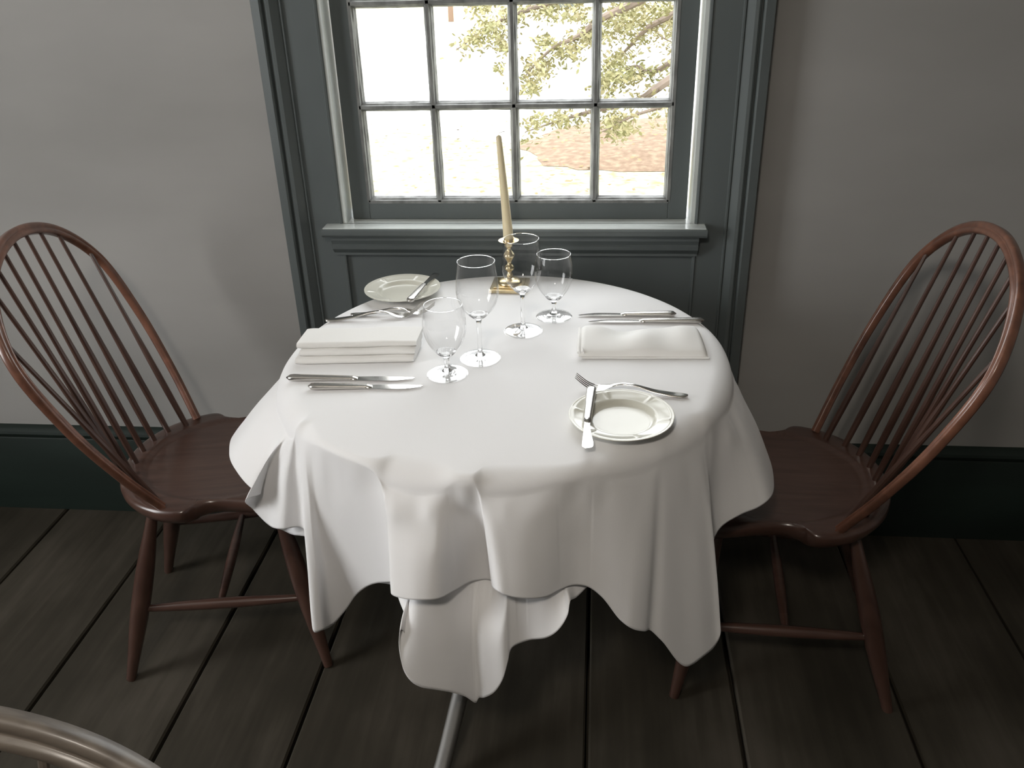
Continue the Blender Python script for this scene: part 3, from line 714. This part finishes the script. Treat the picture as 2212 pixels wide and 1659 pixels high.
tag(mb.build('folded_napkin', M['napkin'], sharp=60), label='thick white napkin folded in stacked layers, on the left place setting', cat='napkin', group='folded white napkins')
mb = MB()
slab(mb, -.022, .212, 1.447, 1.560, z0, z0+.0045, wob=.0008, skew=(-.004, .008), seed=5)
# upper fold: pillowed, wavy back edge
n, m2 = 60, 30; v = []; f = []
for i in range(n+1):
    t = i/n
    for j in range(m2+1):
        s = j/m2
        x = -.028+.236*t - .012*s*(t-.3); y = 1.450+.118*s+.007*t + .008*s*math.sin(t*2*math.pi*.9+1.9) - .006*s*abs(t-.6)
        hgt = .017*math.sin(math.pi*min(1, max(0, s)))**.35 * (1) if 0 < s < 1 else 0
        bump_ = .008*math.exp(-((t-.50)/.15)**2-((s-.35)/.4)**2)+.007*math.exp(-((t-.85)/.12)**2-((s-.6)/.4)**2)+.006*math.exp(-((t-.12)/.12)**2-((s-.75)/.3)**2)-.009*math.exp(-((t-.36)/.12)**2-((s-.75)/.3)**2)
        edge = min(1, min(t, 1-t)*18+.55)
        v.append((x, y, z0+.0047+(hgt+bump_*(0 if s in (0, 1) else 1))*edge*1.0))
for i in range(n):
    for j in range(m2): a = i*(m2+1)+j; f.append((a, a+m2+1, a+m2+2, a+1))
nb = len(v)
v += [(x, y, z0+.0046) for (x, y, z) in v]
for i in range(n):
    for j in range(m2): a = nb+i*(m2+1)+j; f.append((a, a+1, a+m2+2, a+m2+1))
for j in range(m2):
    f.append((j, j+1, nb+j+1, nb+j)); a = n*(m2+1)+j; f.append((a, nb+a, nb+a+1, a+1))
mb.add(v, f)
for xx in (-.0275, -.0205):
    mb.tube([(xx, 1.452+.118*q/10, z0+.0085+.008*math.sin(math.pi*min(1, .12+q/11))) for q in range(11)], [.0032]*11, 10)
tag(mb.build('folded_napkin', M['napkin'], sharp=60), label='flatter white napkin folded in a soft rectangle, on the right place setting', cat='napkin', group='folded white napkins')

# ------------------------------------------------------------------ candlestick and candle
cs = empty('candlestick', (-.190, 1.815, TZ+.0006), R_(-2), label='small brass candlestick on a square base at the back of the table', cat='candlestick')
mb = MB(); mb.box((-.041, -.041, 0), (.041, .041, .008)); mb.build('base', M['brass'], cs, smooth=False, bevel=.0015)
MB().box((-.033, -.033, .008), (.033, .033, .011)).build('base_step', M['brass'], cs, smooth=False, bevel=.001)
st = [(.027, .0108), (.0275, .013), (.025, .017), (.019, .0205), (.010, .0225), (.0065, .026), (.0075, .030), (.0055, .034), (.0050, .038), (.0100, .043), (.0110, .046), (.0095, .050), (.0055, .055), (.0050, .060), (.0080, .066), (.0125, .073), (.0125, .077), (.0085, .083), (.0055, .088), (.0055, .092), (.0085, .096), (.0095, .100), (.0095, .106)]
MB().lathe(catmull_prof(st), 40).build('stem', M['brass'], cs)
MB().lathe([(.0095, .1055), (.021, .108), (.0225, .1095), (.021, .1100), (.0125, .1080), (.0125, .1150), (.0112, .1150), (.0112, .1085), (0, .108)], 48).build('drip_pan', M['brass'], cs)
cn = empty('taper_candle', (-.190, 1.815, TZ+.110), label='unlit tall ivory taper candle standing in the brass candlestick, leaning left', cat='candle')
pts = [(-.014*t**1.1, 0, .222*t) for t in [i/14 for i in range(15)]]
rad = [.0112-.0052*i/14 for i in range(15)]
pts += [(-.0142, 0, .2245), (-.0143, 0, .2262)]; rad += [.0045, .0018]
MB().tube(pts, rad, 24).build('wax', M['wax'], cn, sharp=60)
MB().tube([(-.0143, 0, .2255), (-.0142, 0, .229), (-.012, 0, .2305), (-.006, 0, .2325), (-.001, 0, .233)], .0007, 6).build('wick', M['wick'], cn)

# ------------------------------------------------------------------ outside the window
GZ = -.45
def ground_mat():
    m, nt, b = new_mat('autumn_lawn'); b.inputs['Roughness'].default_value = 1; b.inputs['Specular IOR Level'].default_value = .05
    n = nd(nt, 'ShaderNodeTexNoise'); n.inputs['Scale'].default_value = 9; n.inputs['Detail'].default_value = 8; nt.links.new(coords(nt), n.inputs['Vector'])
    nt.links.new(ramp(nt, n.outputs[0], [(.30, (.235, .205, .105)), (.42, (.30, .28, .165)), (.60, (.40, .385, .28))]), b.inputs['Base Color']); return m
lawn = MB().box((-40, 2.6, GZ-.012), (40, 70, GZ-.002)).build('lawn', ground_mat(), smooth=False); tag(lawn, label='pale yellow-green autumn lawn outside the window', cat='lawn', kind='stuff')
pv = MB(); pvp = [(-30, 10.3), (-2.1, 9.6), (-.9, 9.0), (.3, 10.6), (1.6, 11.2), (30, 13), (30, 21), (-2, 22.5), (-30, 21.5)]
v = [(x, y, GZ+.012) for x, y in pvp]+[(x, y, GZ) for x, y in pvp]; k = len(pvp)
pv.add(v, [tuple(range(k))]+[(j, (j+1) % k, k+(j+1) % k, k+j) for j in range(k)])
tag(pv.build('driveway', simple('pale_gravel', (.60, .59, .57), .95, var=.04, vscale=(3, 3, 3)), smooth=False), label='wide pale bleached driveway beyond the lawn', cat='driveway')
# mulch mound under the tree
v = []; f = []; nr, na = 12, 72
for i in range(nr+1):
    for j in range(na):
        a = 2*math.pi*j/na; s = i/nr; wv = 1+.07*noise.noise(Vector((math.cos(a)*9, math.sin(a)*9, 8)))+.16*noise.noise(Vector((math.cos(a)*2.1, math.sin(a)*2.1, 5)))
        v.append((1.25+2.05*s*wv*math.cos(a), 9.0+1.35*s*wv*math.sin(a), GZ+.002+.10*(1-s*s)*(1+.2*noise.noise(Vector((s*4*math.cos(a), s*4*math.sin(a), 1))))))
for i in range(nr):
    for j in range(na): l = (j+1) % na; f.append((i*na+j, i*na+l, (i+1)*na+l, (i+1)*na+j))
m, nt, b = new_mat('leaf_mulch'); b.inputs['Roughness'].default_value = 1
n = nd(nt, 'ShaderNodeTexNoise'); n.inputs['Scale'].default_value = 14; n.inputs['Detail'].default_value = 8; nt.links.new(coords(nt), n.inputs['Vector'])
nt.links.new(ramp(nt, n.outputs[0], [(.32, (.125, .080, .048)), (.5, (.16, .108, .070)), (.68, (.22, .16, .105))]), b.inputs['Base Color'])
tag(MB().add(v, f).build('mulch_bed', m), label='brown leaf-mulch bed on the lawn under the tree', cat='mulch', kind='stuff')
# fallen leaves (uncountable litter)
mb = MB(); rs = random.Random(11)
for i in range(1500):
    x = rs.uniform(-2.6, 2.6); y = rs.uniform(5.0, 10.2); s = rs.uniform(.014, .036); a = rs.uniform(0, 6.3); tl = rs.uniform(-.5, .5)
    if rs.random() > (.25+.75*min(1, max(0, (x+2.2)/3.0))): continue
    z = GZ+.018
    if ((x-1.25)/2.1)**2+((y-9.0)/1.4)**2 < 1: z = GZ+.115
    c_, s_ = math.cos(a), math.sin(a)
    loc = [(-s, 0, 0), (0, -s*.5, s*tl*.6), (s, 0, .004), (0, s*.5, s*.2)]
    mb.add([(x+p[0]*c_-p[1]*s_, y+p[0]*s_+p[1]*c_, z+p[2]) for p in loc], [(0, 1, 2, 3)])
tag(mb.build('fallen_leaves', simple('dry_leaf', (.20, .14, .065), .9), smooth=False), label='dry brown leaves scattered over the lawn outside', cat='leaves', kind='stuff')
# tree
tr = empty('garden_tree', (4.6, 9.4, GZ), label='tree with light green leafy boughs hanging across the right of the window', cat='tree')
bark = simple('grey_bark', (.16, .125, .10), .95, var=.2, vscale=(12, 12, 4))
o0 = Vector((4.6, 9.4, GZ))
MB().tube([(0, 0, 0), (.03, .02, 1.0), (-.05, 0, 2.2), (0, .05, 3.6)], [.26, .20, .17, .12], 14).build('trunk', bark, tr)
def ray_at(x, y, Y):
    d = _F + (x-IW/2)/FPX*_R - (y-IH/2)/FPX*_U; return Vector(np.array([0, 0, CH])+d*(Y/d[1]))
boughs = [  # pixel path measured in the photograph, depth
    [(1620, 40), (1530, 100), (1468, 122), (1432, 146), (1400, 156), (1370, 143), (1330, 165), (1300, 190)],
    [(1560, -60), (1470, 20), (1400, 60), (1360, 100), (1335, 128), (1318, 150)],
    [(1500, -90), (1400, -10), (1300, 40), (1250, 78), (1200, 100), (1160, 135), (1130, 170)],
    [(1420, -120), (1300, -50), (1200, 0), (1100, 35), (1040, 70), (985, 108)],
    [(1700, 120), (1560, 190), (1450, 225), (1370, 250), (1300, 285)],
    [(1480, 150), (1380, 215), (1280, 240), (1210, 260), (1135, 285)],
    [(1320, -90), (1200, -40), (1090, 0), (1010, 15)],
    [(1600, -30), (1520, 0), (1440, 20), (1420, 70), (1470, 100)],
]
deps = [6.2, 6.8, 6.0, 6.4, 5.8, 6.1, 7.4, 8.2]
LM = MB(); rs = random.Random(21)
def leafcard(P, s):
    a = rs.uniform(0, 6.3); b_ = rs.uniform(-1.2, 1.2); X = Vector((math.cos(a), math.sin(a)*.6, math.sin(b_))).normalized(); Y = X.cross(Vector((rs.uniform(-1, 1), rs.uniform(-1, 1), rs.uniform(-1, 1)))).normalized()
    q = [P-X*s, P-X*s*.3+Y*s*.42, P+X*s*.4+Y*s*.36, P+X*s, P+X*s*.4-Y*s*.36, P-X*s*.3-Y*s*.42]
    LM.add(q, [(0, 1, 2, 3, 4, 5)])
for path, D_ in zip(boughs, deps):
    pts = [ray_at(px, py, D_+.25*i/len(path)) for i, (px, py) in enumerate(path)]
    start = Vector((4.6, 9.4, GZ+2.1+rs.uniform(0, .9)))
    mid = start.lerp(pts[0], .55)+Vector((0, 0, .25))
    P = [Vector(q) for q in catmull([start, mid]+pts, 6)]; n_ = len(P)
    MB().tube([p-o0 for p in P], [.045*(1-i/n_)**1.3+.004 for i in range(n_)], 7).build('bough', bark, tr)
    # twigs and leaves only in the outer part
    for i in range(12, n_):
        t = i/n_
        for q in range(2):
            tip = P[i]+Vector((rs.gauss(0, .07), rs.gauss(0, .07), rs.gauss(-.04, .05)))
            if rs.random() < .6: LM.tube([P[i], P[i].lerp(tip, .5)+Vector((0, 0, .012)), tip], [.003, .0022, .0012], 4)
            for w_ in range(5):
                Q = P[i].lerp(tip, rs.uniform(.35, 1.25))+Vector((rs.gauss(0, .03),)*1+(rs.gauss(0, .03), rs.gauss(0, .028)))
                leafcard(Q, rs.uniform(.012, .026))
for (px, py, rad_, D_, cnt) in [(1395, 50, 45, 7.2, 420), (1445, 25, 45, 7.6, 420), (1330, 60, 34, 6.9, 330), (1330, 130, 22, 6.4, 160), (1355, 20, 40, 7.4, 300), (1280, 85, 26, 6.3, 190), (1225, 110, 26, 6.2, 200),
        (1165, 150, 24, 6.1, 230), (1150, 185, 18, 6.1, 150), (1175, 90, 20, 6.3, 110), (1060, 65, 26, 6.4, 260), (1020, 85, 22, 6.4, 170), (1090, 95, 22, 6.4, 200), (1110, 30, 26, 6.6, 200), (1180, 20, 26, 6.7, 160), (1240, 30, 30, 6.7, 200),
        (1040, 15, 22, 6.9, 120), (1080, 145, 12, 6.2, 40), (1320, 165, 24, 6.2, 190), (1360, 165, 20, 6.2, 120), (1300, 195, 24, 6.1, 130), (1160, 265, 22, 6.0, 120), (1215, 255, 22, 6.0, 120), (1325, 265, 22, 6.0, 170), (1350, 285, 18, 5.9, 90), (1460, 75, 26, 8.0, 200), (1465, 120, 14, 7.8, 60)]:
    for q in range(cnt):
        P = ray_at(px+rs.gauss(0, rad_*.62), py+rs.gauss(0, rad_*.5), D_+rs.gauss(0, .22)); leafcard(P, rs.uniform(.012, .024))
LM.v = [tuple(Vector(p)-o0) for p in LM.v]
m, nt, b = new_mat('pale_green_leaf'); b.inputs['Roughness'].default_value = .7; 
n = nd(nt, 'ShaderNodeTexNoise'); n.inputs['Scale'].default_value = 5; nt.links.new(coords(nt), n.inputs['Vector'])
nt.links.new(ramp(nt, n.outputs[0], [(.35, (.175, .172, .070)), (.65, (.225, .195, .100))]), b.inputs['Base Color'])
fo = LM.build('foliage', m, tr, smooth=False); fo['kind'] = 'stuff'
# far house with a small multi-pane window
hs = empty('house', (-1.2, 27, GZ), label='white clapboard house far behind the hanging boughs', cat='house')
mb = MB(); mb.box((-1.6, 0, 0), (9, 6, 4.2)); mb.build('wall', simple('white_clapboard', (.75, .75, .73), .9), hs, smooth=False)
dk = simple('dark_window_glass', (.10, .11, .10), .3)
hw = MB().box((-.30, -.03, -.02+.02), (.62, .0, .62)).build('window', dk, hs, smooth=False)
mb = MB()
for x in (-.30, .0, .31, .62): mb.box((x-.025, -.05, 0), (x+.025, -.03, .62))
for z in (0, .31, .62): mb.box((-.32, -.05, z-.025), (.64, -.03, z+.025))
mb.build('glazing_bars', simple('white_bars', (.8, .8, .8), .8), hw, smooth=False)
ps = MB().tube([(0, 0, 0), (.01, 0, 1.2), (0, 0, 2.4)], [.07, .06, .055], 10); po = ps.build('garden_post', simple('rust_brown_post', (.17, .11, .075), .9), loc=(-3.76, 23.5, GZ)); tag(po, label='thin brown post standing by the driveway at the upper left', cat='post')
po.data.transform(Matrix.Identity(4))
